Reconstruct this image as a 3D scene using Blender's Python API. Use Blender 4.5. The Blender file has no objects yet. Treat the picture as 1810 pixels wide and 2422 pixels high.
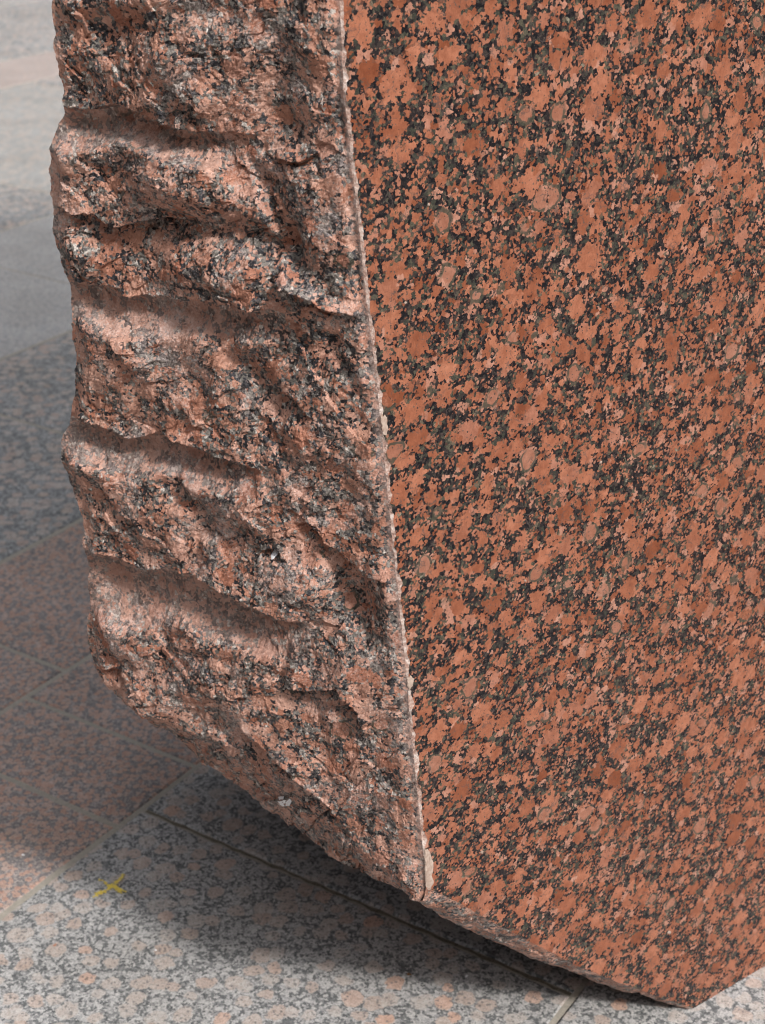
import bpy, math, random
import numpy as np
from mathutils import Matrix, Vector

# ------------------------------------------------------------------ camera, world, sun, exposure
sc = bpy.context.scene
COL = sc.collection
HEIGHT = 1.4                        # camera above the paving, metres
F = 3868.0                          # focal length in pixels of the 1810 x 2422 photograph
PITCH = math.radians(25.849); ROLL = math.radians(0.4734)
cd = bpy.data.cameras.new('camera'); cam = bpy.data.objects.new('camera', cd); COL.objects.link(cam)
cd.sensor_fit = 'AUTO'; cd.sensor_width = 36.0; cd.lens = F / 2422.0 * 36.0
cd.clip_start = 0.05; cd.clip_end = 200
fwd = Vector((0, math.cos(PITCH), -math.sin(PITCH)))
r0 = Vector((1, 0, 0)); u0 = r0.cross(fwd)
right = math.cos(ROLL) * r0 - math.sin(ROLL) * u0 * -1
right = (math.cos(ROLL) * r0 + math.sin(ROLL) * u0).normalized()
upv = right.cross(fwd).normalized()
m = Matrix((right, upv, -fwd)).transposed().to_4x4(); m.translation = Vector((0, 0, HEIGHT))
cam.matrix_world = m
sc.camera = cam
cd.dof.use_dof = True; cd.dof.focus_distance = 1.42; cd.dof.aperture_fstop = 11.0; cd.dof.aperture_blades = 9

SUN_AZ = math.radians(143.0); SUN_EL = math.radians(41.0)      # azimuth clockwise from +Y
w = bpy.data.worlds.new('World'); sc.world = w; w.use_nodes = True
wn = w.node_tree; wn.nodes.clear()
sky = wn.nodes.new('ShaderNodeTexSky'); sky.sky_type = 'NISHITA'; sky.sun_disc = False
sky.sun_elevation = SUN_EL; sky.sun_rotation = SUN_AZ; sky.dust_density = 5.0; sky.air_density = 1.0; sky.ozone_density = 1.0
bgn = wn.nodes.new('ShaderNodeBackground'); bgn.inputs['Strength'].default_value = 0.15
wo = wn.nodes.new('ShaderNodeOutputWorld')
hs = wn.nodes.new('ShaderNodeHueSaturation'); hs.inputs['Saturation'].default_value = 0.22     # bright hazy sky
gco = wn.nodes.new('ShaderNodeTexCoord'); sx = wn.nodes.new('ShaderNodeSeparateXYZ'); wn.links.new(gco.outputs['Generated'], sx.inputs[0])
mr = wn.nodes.new('ShaderNodeMapRange'); mr.interpolation_type = 'SMOOTHSTEP'                  # low sky dimmed and overhead boosted, added to deepen shade under the block
mr.inputs['From Min'].default_value = 0.45; mr.inputs['From Max'].default_value = 0.80; mr.inputs['To Min'].default_value = 0.03; mr.inputs['To Max'].default_value = 2.05
wn.links.new(sx.outputs['Z'], mr.inputs['Value'])
mx = wn.nodes.new('ShaderNodeVectorMath'); mx.operation = 'SCALE'
wn.links.new(sky.outputs[0], hs.inputs['Color']); wn.links.new(hs.outputs[0], mx.inputs[0]); wn.links.new(mr.outputs[0], mx.inputs['Scale'])
wn.links.new(mx.outputs['Vector'], bgn.inputs[0]); wn.links.new(bgn.outputs[0], wo.inputs[0])
sl = bpy.data.lights.new('sun', 'SUN'); sl.energy = 3.5; sl.angle = math.radians(5.0); sl.color = (1.0, 0.965, 0.92)
so = bpy.data.objects.new('sun', sl); COL.objects.link(so)
sdir = Vector((math.sin(SUN_AZ) * math.cos(SUN_EL), math.cos(SUN_AZ) * math.cos(SUN_EL), math.sin(SUN_EL)))
so.rotation_euler = sdir.to_track_quat('Z', 'Y').to_euler(); so.location = (3, -3, 6)
sc.cycles.filter_width = 1.1
sc.view_settings.view_transform = 'Standard'; sc.view_settings.look = 'None'
sc.view_settings.exposure = 0.05; sc.view_settings.gamma = 1.0
try: sc.view_settings.use_curve_mapping = False
except Exception: pass

# ------------------------------------------------------------------ geometry of the view (numpy)
RT = np.array(right); UP = np.array(upv); FW = np.array(fwd); CAM = np.array([0, 0, HEIGHT])
K = 1810.0 / 1653.0

def ray(p):
    p = np.asarray(p, float) * K
    x = p[..., 0] - 905.0; y = -(p[..., 1] - 1211.0)
    return x[..., None] * RT + y[..., None] * UP + F * FW
def hit(p, p0, n):
    r = ray(p); t = np.dot(p0 - CAM, n) / (r @ n)
    return CAM + r * (t[..., None] if np.ndim(t) else t)
def hit_off(p, p0, n, off):         # off: distance of the parallel plane along n, per point
    r = ray(p); t = (np.dot(p0 - CAM, n) + off) / (r @ n)
    return CAM + r * t[..., None]
def ground(p): return hit(p, np.zeros(3), np.array([0, 0, 1.0]))
def direc(az): az = math.radians(az); return np.array([math.sin(az), math.cos(az), 0.0])

# ------------------------------------------------------------------ noise
def _hash(ix, iy, k):
    h = (ix.astype(np.int64) * 374761393 + iy.astype(np.int64) * 668265263 + k * 1442695041) & 0xffffffff
    h = ((h ^ (h >> 13)) * 1274126177) & 0xffffffff
    h = h ^ (h >> 16)
    h = (h * 2246822519) & 0xffffffff
    return ((h ^ (h >> 15)) & 0xffffff) / float(0xffffff)
def perlin(x, y, seed=0):
    ix = np.floor(x); iy = np.floor(y); fx = x - ix; fy = y - iy
    ix = ix.astype(np.int64); iy = iy.astype(np.int64)
    ux = fx * fx * fx * (fx * (fx * 6 - 15) + 10); uy = fy * fy * fy * (fy * (fy * 6 - 15) + 10)
    def g(a, b):
        an = _hash(ix + a, iy + b, seed) * 2 * math.pi
        return np.cos(an) * (fx - a) + np.sin(an) * (fy - b)
    a = g(0, 0) * (1 - ux) + g(1, 0) * ux
    b = g(0, 1) * (1 - ux) + g(1, 1) * ux
    return (a * (1 - uy) + b * uy) * 1.4
def fbm(x, y, oct=4, seed=0, gain=0.5):
    s = 0; a = 1.0
    for o in range(oct):
        s = s + a * perlin(x, y, seed + o * 17); x = x * 2.03 + 3.1; y = y * 2.03 + 7.7; a *= gain
    return s
def chips(x, y, seed, tilt=0.9, curve=0.18):
    """Continuous field of broken facets: the highest of a randomly tilted plane per cell."""
    ix = np.floor(x).astype(np.int64); iy = np.floor(y).astype(np.int64)
    best = np.full(x.shape, -1e9)
    for a in (-1, 0, 1):
        for b in (-1, 0, 1):
            jx = ix + a; jy = iy + b
            cx = jx + _hash(jx, jy, seed); cy = jy + _hash(jx, jy, seed + 1)
            dx = x - cx; dy = y - cy
            gx = (_hash(jx, jy, seed + 2) - 0.5) * 2 * tilt; gy = (_hash(jx, jy, seed + 3) - 0.5) * 2 * tilt
            h = (_hash(jx, jy, seed + 4) - 0.5) * 0.7
            best = np.maximum(best, h + gx * dx + gy * dy - curve * (dx * dx + dy * dy) * 1.6)
    return best
def sst(a, b, x):
    t = np.clip((x - a) / (b - a), 0, 1); return t * t * (3 - 2 * t)

def poly_field(px, py, poly):
    """signed distance (positive below the line, when it is drawn left to right) and 0..1 position along it"""
    P = np.array(poly, float); seg = np.hypot(*(P[1:] - P[:-1]).T); cum = np.concatenate([[0], np.cumsum(seg)])
    bd = np.full(px.shape, 1e9); bs = np.zeros(px.shape); bt = np.zeros(px.shape)
    for k in range(len(seg)):
        ax, ay = P[k]; bx, by = P[k + 1]; ex, ey = bx - ax, by - ay
        tr = ((px - ax) * ex + (py - ay) * ey) / (ex * ex + ey * ey)
        t = np.clip(tr, 0, 1)
        dx = px - (ax + t * ex); dy = py - (ay + t * ey); d = np.hypot(dx, dy)
        sgn = np.sign(ex * (py - ay) - ey * (px - ax)); sgn[sgn == 0] = 1
        m_ = d < bd
        bd = np.where(m_, d, bd); bs = np.where(m_, sgn, bs)
        bt = np.where(m_, (cum[k] + t * seg[k]) / cum[-1], bt)
    return bd * bs, bt

def resample(poly, n, wt=None):
    P = np.array(poly, float); seg = np.linalg.norm(P[1:] - P[:-1], axis=1); cum = np.concatenate([[0], np.cumsum(seg)])
    q = np.linspace(0, cum[-1], n)
    return np.stack([np.interp(q, cum, P[:, k]) for k in range(P.shape[1])], 1)
def interp_keys(keys, q):
    kx = [k[0] for k in keys]; return np.stack([np.interp(q, kx, [k[1][c] for k in keys]) for c in (0, 1)], 1)

# ------------------------------------------------------------------ object helpers
def grid_mesh(name, P, flip=False, smooth=True):
    nr, nc, _ = P.shape
    idx = np.arange(nr * nc).reshape(nr, nc)
    a, b, c, d = idx[:-1, :-1], idx[:-1, 1:], idx[1:, 1:], idx[1:, :-1]
    q = np.stack([a, d, c, b] if flip else [a, b, c, d], -1).reshape(-1, 4)
    return raw_mesh(name, P.reshape(-1, 3), q, smooth)
def raw_mesh(name, V, Q, smooth=False):
    me = bpy.data.meshes.new(name)
    V = np.asarray(V, dtype=np.float32); Q = np.asarray(Q, dtype=np.int32); k = Q.shape[1]
    me.vertices.add(len(V)); me.vertices.foreach_set('co', V.ravel())
    me.loops.add(Q.size); me.loops.foreach_set('vertex_index', Q.ravel())
    me.polygons.add(len(Q)); me.polygons.foreach_set('loop_start', np.arange(0, Q.size, k, dtype=np.int32))
    me.polygons.foreach_set('loop_total', np.full(len(Q), k, dtype=np.int32))
    me.polygons.foreach_set('use_smooth', np.full(len(Q), smooth))
    me.update(calc_edges=True); me.validate()
    return me
def poly_mesh(name, V, faces, smooth=False, mats=None):
    me = bpy.data.meshes.new(name); me.from_pydata([tuple(v) for v in V], [], faces)
    if smooth: me.polygons.foreach_set('use_smooth', [True] * len(me.polygons))
    if mats is not None: me.polygons.foreach_set('material_index', mats)
    me.update(); return me
def link(name, me, mats, parent=None):
    o = bpy.data.objects.new(name, me); COL.objects.link(o)
    for m_ in (mats if isinstance(mats, (list, tuple)) else [mats]): me.materials.append(m_)
    if parent is not None: o.parent = parent
    return o
def tag(o, label=None, cat=None, group=None, kind=None):
    if label: o['label'] = label
    if cat: o['category'] = cat
    if group: o['group'] = group
    if kind: o['kind'] = kind
    return o

# ------------------------------------------------------------------ material helpers
class NT:
    def __init__(self, name):
        self.m = bpy.data.materials.new(name); self.m.use_nodes = True
        self.t = self.m.node_tree; self.t.nodes.clear()
        self.out = self.t.nodes.new('ShaderNodeOutputMaterial')
        self.bsdf = self.t.nodes.new('ShaderNodeBsdfPrincipled')
        self.t.links.new(self.bsdf.outputs[0], self.out.inputs[0])
        tc = self.t.nodes.new('ShaderNodeTexCoord'); self.co = tc.outputs['Object']
    def put(self, sock, v):
        if isinstance(v, bpy.types.NodeSocket): self.t.links.new(v, sock)
        elif v is not None:
            if hasattr(sock.default_value, '__len__') and isinstance(v, (tuple, list)) and len(sock.default_value) == 4 and len(v) == 3: v = (*v, 1)
            sock.default_value = v
    def n(self, typ, ins=None, **attr):
        nd = self.t.nodes.new(typ)
        for k, v in attr.items(): setattr(nd, k, v)
        for k, v in (ins or {}).items(): self.put(nd.inputs[k], v)
        return nd
    def math(self, op, a, b=None, c=None, clamp=False):
        nd = self.n('ShaderNodeMath', operation=op); nd.use_clamp = clamp
        self.put(nd.inputs[0], a)
        if b is not None: self.put(nd.inputs[1], b)
        if c is not None: self.put(nd.inputs[2], c)
        return nd.outputs[0]
    def vmath(self, op, a, b=None, scale=None):
        nd = self.n('ShaderNodeVectorMath', operation=op); self.put(nd.inputs[0], a)
        if b is not None: self.put(nd.inputs[1], b)
        if scale is not None: self.put(nd.inputs['Scale'], scale)
        return nd.outputs['Value'] if op in ('DOT_PRODUCT', 'LENGTH', 'DISTANCE') else nd.outputs['Vector']
    def noise(self, co, scale, detail=2.0, rough=0.5, col=False):
        nd = self.n('ShaderNodeTexNoise', {'Vector': co, 'Scale': scale, 'Detail': detail, 'Roughness': rough})
        return nd.outputs['Color'] if col else nd.outputs['Fac']
    def voro(self, co, scale, rnd=1.0, feature='F1', dist='EUCLIDEAN'):
        return self.n('ShaderNodeTexVoronoi', {'Vector': co, 'Scale': scale, 'Randomness': rnd}, feature=feature, distance=dist)
    def sep(self, c): return self.n('ShaderNodeSeparateColor', {'Color': c}).outputs
    def maprange(self, v, a, b, c=0.0, d=1.0, smooth=False):
        nd = self.n('ShaderNodeMapRange', {'Value': v, 'From Min': a, 'From Max': b, 'To Min': c, 'To Max': d})
        if smooth: nd.interpolation_type = 'SMOOTHSTEP'
        return nd.outputs['Result']
    def ramp(self, v, stops, const=False):
        nd = self.n('ShaderNodeValToRGB', {'Fac': v}); r = nd.color_ramp
        if const: r.interpolation = 'CONSTANT'
        while len(r.elements) < len(stops): r.elements.new(0.5)
        for e, (p, c) in zip(r.elements, stops): e.position = p; e.color = (*c, 1)
        return nd.outputs['Color']
    def mix(self, f, a, b, mode='MIX'):
        nd = self.n('ShaderNodeMix', data_type='RGBA', blend_type=mode)
        self.put(nd.inputs[0], f); self.put(nd.inputs[6], a); self.put(nd.inputs[7], b)
        return nd.outputs[2]
    def warp(self, co, scale, amp, detail=2.0):
        nz = self.noise(co, scale, detail, 0.55, col=True)
        return self.vmath('ADD', co, self.vmath('SCALE', self.vmath('SUBTRACT', nz, (0.5, 0.5, 0.5)), scale=amp * 2))
    def bump(self, h, strength, dist, nrm=None):
        nd = self.n('ShaderNodeBump', {'Height': h, 'Strength': strength, 'Distance': dist})
        if nrm is not None: self.put(nd.inputs['Normal'], nrm)
        return nd.outputs[0]

def granite(name, grain=175.0, orb=30.0, thr=0.5, feld=None, dark=None, rim=0.8, rough=(0.3, 0.45),
            pale=None, facet=0.0, speck=0.72, noise_w=0.55, grain_w=0.22, spec=0.5, wash=None, orb_w=1.0, stretch=None, hf=1.2, isle=0.83, lowf=0.12):
    """Rapakivi granite: feldspar ovoids in a grainy matrix; every mineral grain is one Voronoi cell."""
    N = NT(name); co = N.co
    if stretch: co = N.n('ShaderNodeMapping', {'Vector': co, 'Scale': stretch}).outputs[0]
    j = N.warp(co, grain * 1.9, 0.30 / grain, 2)
    j = N.warp(j, grain * 0.55, 0.55 / grain, 2)
    v1 = N.voro(j, grain); p = v1.outputs['Position']; c1 = N.sep(v1.outputs['Color'])
    pw = N.warp(p, orb * 1.3, 0.30 / orb, 2)
    def crystals(pc, pg, sc_, r0, r1, absent):
        """signed size of the crystal a point falls in, metres: from the smooth point (pc) or the grain centre (pg)"""
        v = N.voro(pg, sc_, 0.95); c = N.sep(v.outputs['Color'])
        r = N.math('MULTIPLY_ADD', c[0], r1 - r0, r0)
        r = N.math('SUBTRACT', r, N.math('MULTIPLY', N.math('LESS_THAN', c[1], absent), 5.0))
        ve_ = N.voro(pg, sc_, 0.95, 'DISTANCE_TO_EDGE').outputs['Distance']
        sd = N.math('MAXIMUM', N.math('SUBTRACT', v.outputs['Distance'], r), N.math('SUBTRACT', 0.035, ve_))
        return N.math('DIVIDE', sd, sc_), v, c, r
    sA, vA, cA, rA = crystals(co, N.warp(N.warp(p, orb * 1.2, 0.30 / orb, 2), orb * 4, 0.06 / orb, 2), orb, thr - 0.18, thr + 0.12, 0.12)
    sB, vB, cB, rB = crystals(co, N.warp(p, orb * 3.0, 0.16 / orb, 2), orb * 2.3, thr - 0.14, thr + 0.14, 0.10)
    s_ = N.math('MINIMUM', sA, sB)
    ismaj = N.math('LESS_THAN', sA, sB)
    f = N.math('ADD', s_, N.math('MULTIPLY', N.math('SUBTRACT', N.noise(p, orb * 5.5, 2, 0.6), 0.5), noise_w * 0.55 / orb))
    f = N.math('ADD', f, N.math('MULTIPLY', N.math('SUBTRACT', N.noise(p, orb * 0.3, 2, 0.5), 0.5), lowf / orb))
    f = N.math('ADD', f, N.math('MULTIPLY', N.math('SUBTRACT', c1[0], 0.5), grain_w * 2 / orb))
    isdark = N.maprange(f, -0.0002, 0.0002)
    v2s = N.voro(N.warp(N.warp(co, orb * 1.2, 0.30 / orb, 2), orb * 4, 0.06 / orb, 2), orb, 0.95); ds = v2s.outputs['Distance']; cs = N.sep(v2s.outputs['Color'])
    rs = N.math('MULTIPLY_ADD', cs[0], 0.30, thr - 0.18)
    csel = N.math('ADD', N.math('MULTIPLY', ismaj, cA[2]), N.math('MULTIPLY', N.math('SUBTRACT', 1.0, ismaj), cB[2]))
    # feldspar
    fcol = N.ramp(csel, feld)
    fine = N.noise(co, grain * 2.6, 3, 0.7)
    fib = N.noise(N.n('ShaderNodeMapping', {'Vector': co, 'Scale': (1, 1, 0.25), 'Rotation': (0.3, 0.2, 0.1)}).outputs[0], grain * 3.0, 2, 0.6)
    fcol = N.mix(1.0, fcol, N.ramp(fine, [(0.25, (0.78, 0.74, 0.72)), (0.72, (1.12, 1.12, 1.12))]), 'MULTIPLY')
    fcol = N.mix(1.0, fcol, N.ramp(fib, [(0.3, (0.88, 0.86, 0.84)), (0.7, (1.08, 1.08, 1.08))]), 'MULTIPLY')
    mid = N.noise(co, orb * 3, 3, 0.6)
    fcol = N.mix(1.0, fcol, N.ramp(mid, [(0.3, (0.76, 0.70, 0.68)), (0.7, (1.13, 1.16, 1.20))]), 'MULTIPLY')
    # dark minerals
    zone = N.noise(p, orb * 2.4, 2, 0.5)
    dsel = N.math('ADD', N.math('MULTIPLY', c1[1], 0.5), N.maprange(zone, 0.33, 0.70, 0.0, 0.5))
    dcol = N.ramp(dsel, dark, const=True)
    dn = N.noise(co, grain * 3.4, 3, 0.7)
    dcol = N.mix(1.0, dcol, N.ramp(dn, [(0.3, (0.45, 0.45, 0.45)), (0.5, (1, 1, 1)), (0.75, (2.1, 2.1, 2.0))]), 'MULTIPLY')
    col = N.mix(isdark, fcol, dcol)
    # olive rims round some ovoids
    rn = N.noise(co, orb * 2.2, 3, 0.6)
    q = N.math('ADD', N.math('SUBTRACT', ds, N.math('MULTIPLY', rs, 0.72)), N.math('MULTIPLY', N.math('SUBTRACT', rn, 0.5), 0.16))
    gate = N.math('GREATER_THAN', cs[2], rim)
    rm = N.math('MULTIPLY', N.math('MULTIPLY', N.maprange(q, -0.005, 0.02, smooth=True), N.maprange(q, 0.15, 0.10, smooth=True)), gate)
    rm = N.math('MULTIPLY', rm, N.maprange(N.noise(co, orb * 1.6, 2, 0.5), 0.36, 0.50))
    inner = N.math('MULTIPLY', N.maprange(q, 0.01, -0.01), gate)
    col = N.mix(N.math('MULTIPLY', inner, 0.9), col, N.mix(0.45, fcol, tuple(x * 0.85 for x in feld[0][1])))
    rmc = N.mix(N.noise(co, grain * 0.9, 3, 0.7), (0.012, 0.015, 0.012), (0.085, 0.078, 0.055))
    col = N.mix(N.math('MULTIPLY', rm, 0.92), col, rmc)
    # specks in the feldspar
    v3 = N.voro(N.warp(co, grain * 2, 0.3 / grain, 1), grain * 1.15); c3 = N.sep(v3.outputs['Color'])
    sp = N.math('MULTIPLY', N.math('LESS_THAN', v3.outputs['Distance'], N.math('MULTIPLY', c3[1], 0.36)), N.math('GREATER_THAN', c3[0], speck))
    col = N.mix(sp, col, N.mix(c3[2], (0.02, 0.018, 0.02), (0.10, 0.075, 0.06)))
    v4 = N.voro(N.warp(co, grain * 2, 0.3 / grain, 1), grain * 1.3); c4 = N.sep(v4.outputs['Color'])
    isl = N.math('MULTIPLY', isdark, N.math('GREATER_THAN', c4[1], isle))
    col = N.mix(N.math('MULTIPLY', isl, 0.85), col, fcol)
    # thin veins between the crystals
    ve = N.voro(N.warp(co, orb * 3, 0.22 / orb, 3), orb * 1.7, 1.0, 'DISTANCE_TO_EDGE').outputs['Distance']
    vm = N.math('MULTIPLY', N.maprange(ve, 0.035, 0.012), N.maprange(N.noise(co, orb * 2.2, 2, 0.5), 0.5, 0.58))
    col = N.mix(N.math('MULTIPLY', vm, 0.7), col, (0.07, 0.055, 0.05))
    if facet > 0:
        at = N.n('ShaderNodeAttribute', attribute_name='crushed').outputs['Fac']
        cr = N.math('MULTIPLY', at, N.maprange(N.noise(co, 160, 4, 0.75), 0.25, 0.75, 0.25, 0.85))
        col = N.mix(cr, col, N.mix(N.noise(co, 60, 3, 0.6), (0.38, 0.240, 0.195), (0.45, 0.365, 0.335)))
    if wash:
        wc, wa, wb = wash
        wz = N.noise(co, 22, 5, 0.7); wz2 = N.noise(co, grain * 1.6, 3, 0.75)
        wm = N.math('MULTIPLY', N.maprange(N.math('ADD', wz, N.math('MULTIPLY', wz2, 0.8)), wa, wb), 1.0)
        col = N.mix(N.math('MULTIPLY', wm, wc[3]), col, wc[:3])
    N.put(N.bsdf.inputs['Base Color'], col)
    rg = N.maprange(N.math('ADD', N.math('MULTIPLY', isdark, -0.35), fine), 0, 1, rough[0], rough[1])
    N.put(N.bsdf.inputs['Roughness'], rg); N.bsdf.inputs['Specular IOR Level'].default_value = spec
    if facet > 0:
        # each broken crystal has its own cleavage plane
        def tilt(v, k):
            rnd = N.vmath('SUBTRACT', v.outputs['Color'], (0.5, 0.5, 0.5))
            return N.math('MULTIPLY', N.vmath('DOT_PRODUCT', rnd, N.vmath('SUBTRACT', co, v.outputs['Position'])), k)
        va = N.voro(N.warp(co, 90, 0.006, 2), 75); vb = N.voro(j, grain); vc = N.voro(co, 520)
        hh = N.math('ADD', tilt(va, 1.7), N.math('ADD', tilt(vb, 2.1), tilt(vc, 2.0)))
        hn = N.math('MULTIPLY', N.math('SUBTRACT', N.noise(co, 260, 5, 0.75), 0.5), 0.0034)
        nrm = N.bump(N.math('ADD', hh, hn), facet, 1.0)
        N.put(N.bsdf.inputs['Normal'], nrm)
    else:
        N.put(N.bsdf.inputs['Normal'], N.bump(N.math('ADD', fine, N.math('MULTIPLY', isdark, -0.5)), 0.12, 0.0006))
    return N.m

BLOCK_FELD = [(0.0, (0.185, 0.058, 0.027)), (0.2, (0.270, 0.098, 0.053)), (0.45, (0.345, 0.142, 0.084)), (0.7, (0.235, 0.082, 0.043)), (0.85, (0.330, 0.150, 0.100)), (1.0, (0.390, 0.205, 0.148))]
BLOCK_DARK = [(0.0, (0.006, 0.006, 0.008)), (0.36, (0.016, 0.013, 0.014)), (0.52, (0.032, 0.025, 0.023)), (0.60, (0.032, 0.033, 0.026)), (0.72, (0.064, 0.058, 0.042)), (0.86, (0.10, 0.080, 0.058)), (0.95, (0.17, 0.15, 0.115))]
M_pol = granite('polished_granite', 350, 42, 0.425, BLOCK_FELD, BLOCK_DARK, rim=0.86, rough=(0.22, 0.42), speck=0.42, spec=0.22, grain_w=0.085, noise_w=0.36, isle=0.84)
RF = [(0.0, (0.34, 0.145, 0.092)), (0.35, (0.44, 0.230, 0.162)), (0.7, (0.51, 0.310, 0.240)), (1.0, (0.39, 0.200, 0.145))]
RD = [(0.0, (0.014, 0.014, 0.017)), (0.36, (0.042, 0.042, 0.048)), (0.48, (0.12, 0.11, 0.10)), (0.62, (0.20, 0.18, 0.165)), (0.78, (0.42, 0.38, 0.35))]
M_rough = granite('broken_granite', 380, 42, 0.440, RF, RD, rim=0.95, rough=(0.40, 0.70), facet=0.40, speck=0.55, spec=0.28,
                  wash=((0.60, 0.49, 0.455, 0.6), 0.92, 1.18), grain_w=0.12, noise_w=0.45, isle=0.88, lowf=0.3)

def paving(name, grain, orb, feld, grey, dark, ov=0.46, share=0.2, vein=0.05, cover=0.5):
    """Paving granite: feldspar ovoids in a light grey groundmass, dark mica strung between them."""
    N = NT(name); co = N.co
    j = N.warp(co, grain * 1.6, 0.5 / grain, 2)
    v1 = N.voro(j, grain); p = v1.outputs['Position']; c1 = N.sep(v1.outputs['Color'])
    w2 = N.warp(N.warp(co, orb * 1.1, 0.30 / orb, 2), orb * 5, 0.07 / orb, 2)
    v2 = N.voro(w2, orb, 0.9); v2.voronoi_dimensions = '2D'; ds = v2.outputs['Distance']; cs = N.sep(v2.outputs['Color'])
    fine = N.noise(co, grain * 2.2, 3, 0.7); mid = N.noise(co, orb * 3.2, 3, 0.6)
    g = N.ramp(c1[0], grey)
    r = N.math('MULTIPLY_ADD', cs[0], 0.20, ov - 0.20)
    edge = N.math('ADD', N.math('SUBTRACT', r, ds), N.math('MULTIPLY', N.math('SUBTRACT', mid, 0.5), 0.30))
    o = N.math('MULTIPLY', N.maprange(edge, -0.02, 0.05), N.math('GREATER_THAN', cs[1], share))
    f = N.ramp(cs[2], feld)
    f = N.mix(1.0, f, N.ramp(mid, [(0.3, (0.86, 0.82, 0.80)), (0.7, (1.1, 1.12, 1.14))]), 'MULTIPLY')
    n1 = N.noise(N.warp(p, orb * 2.5, 0.15 / orb, 2), orb * 1.9, 3, 0.55)
    vn = N.math('ABSOLUTE', N.math('SUBTRACT', n1, 0.5))
    vn = N.math('SUBTRACT', vn, N.math('MULTIPLY', N.math('SUBTRACT', c1[1], 0.5), vein * 1.1))
    big = N.noise(co, orb * 0.35, 2, 0.5)
    vm = N.maprange(N.math('SUBTRACT', vn, N.math('MULTIPLY', N.math('SUBTRACT', big, 0.5), vein * 1.2)), vein + 0.008, vein - 0.008)
    rimv = N.math('MULTIPLY', N.maprange(N.math('ABSOLUTE', N.math('ADD', edge, 0.03)), 0.035, 0.015), N.maprange(N.noise(co, orb * 2.0, 2, 0.5), 0.48, 0.56))
    dk = N.math('MAXIMUM', N.math('MULTIPLY', vm, N.math('SUBTRACT', 1.0, o)), N.math('MULTIPLY', rimv, 0.6))
    iso = N.math('MULTIPLY', N.math('GREATER_THAN', c1[2], 0.90), 0.7)
    dk = N.math('MAXIMUM', dk, iso)
    col = N.mix(o, g, f)
    col = N.mix(N.math('MULTIPLY', dk, cover), col, N.mix(c1[0], dark[0], dark[1]))
    vs = N.voro(co, grain * 1.9); c5 = N.sep(vs.outputs['Color'])
    col = N.mix(1.0, col, N.ramp(c5[0], [(0.0, (0.62, 0.63, 0.65)), (0.18, (0.86, 0.86, 0.87)), (0.5, (1.0, 1.0, 1.0)), (1.0, (1.16, 1.15, 1.14))]), 'MULTIPLY')
    col = N.mix(1.0, col, N.ramp(fine, [(0.25, (0.76, 0.76, 0.76)), (0.75, (1.18, 1.18, 1.18))]), 'MULTIPLY')
    # grime from feet and rain
    gr = N.noise(co, 4.5, 5, 0.65)
    col = N.mix(1.0, col, N.ramp(gr, [(0.3, (0.84, 0.83, 0.81)), (0.65, (1.03, 1.03, 1.03))]), 'MULTIPLY')
    N.put(N.bsdf.inputs['Base Color'], col); N.put(N.bsdf.inputs['Roughness'], N.maprange(fine, 0.2, 0.8, 0.6, 0.85)); N.bsdf.inputs['Specular IOR Level'].default_value = 0.15
    N.put(N.bsdf.inputs['Normal'], N.bump(N.math('ADD', fine, mid), 0.35, 0.0012))
    return N.m
G1 = [(0.0, (0.45, 0.44, 0.435)), (0.5, (0.40, 0.395, 0.39)), (0.85, (0.33, 0.33, 0.33)), (1.0, (0.27, 0.27, 0.275))]
DK = ((0.055, 0.062, 0.066), (0.15, 0.155, 0.16))
M_pale = paving('pale_coarse_granite', 360, 35, [(0.0, (0.41, 0.335, 0.295)), (0.45, (0.42, 0.375, 0.345)), (0.88, (0.41, 0.385, 0.365)), (1.0, (0.50, 0.34, 0.27))], G1, DK, 0.50, 0.25, 0.036, 0.9)
M_pink = paving('fine_pink_granite', 400, 105, [(0.0, (0.43, 0.275, 0.220)), (0.6, (0.46, 0.325, 0.27)), (1.0, (0.44, 0.35, 0.31))],
                [(0.0, (0.42, 0.36, 0.335)), (0.6, (0.32, 0.29, 0.28)), (1.0, (0.21, 0.20, 0.205))], ((0.085, 0.083, 0.09), (0.17, 0.165, 0.17)), 0.60, 0.2, 0.05, 0.7)
M_grey = paving('mottled_grey_granite', 300, 36, [(0.0, (0.42, 0.34, 0.305)), (0.6, (0.42, 0.39, 0.37)), (1.0, (0.43, 0.36, 0.32))],
                [(0.0, (0.42, 0.42, 0.42)), (0.6, (0.33, 0.335, 0.34)), (1.0, (0.20, 0.205, 0.21))], ((0.08, 0.085, 0.09), (0.17, 0.175, 0.18)), 0.50, 0.2, 0.045, 0.8)
M_plain = paving('plain_grey_granite', 380, 80, [(0.0, (0.42, 0.41, 0.40)), (1.0, (0.44, 0.42, 0.405))],
                 [(0.0, (0.42, 0.42, 0.42)), (1.0, (0.34, 0.34, 0.345))], ((0.17, 0.17, 0.175), (0.22, 0.22, 0.22)), 0.5, 0.1, 0.04, 0.6)
M_light = paving('light_granite', 300, 26, [(0.0, (0.38, 0.335, 0.305)), (1.0, (0.38, 0.355, 0.335))],
                 [(0.0, (0.38, 0.375, 0.365)), (1.0, (0.29, 0.29, 0.285))], ((0.18, 0.185, 0.19), (0.26, 0.26, 0.26)), 0.48, 0.1, 0.04, 0.7)

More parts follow.
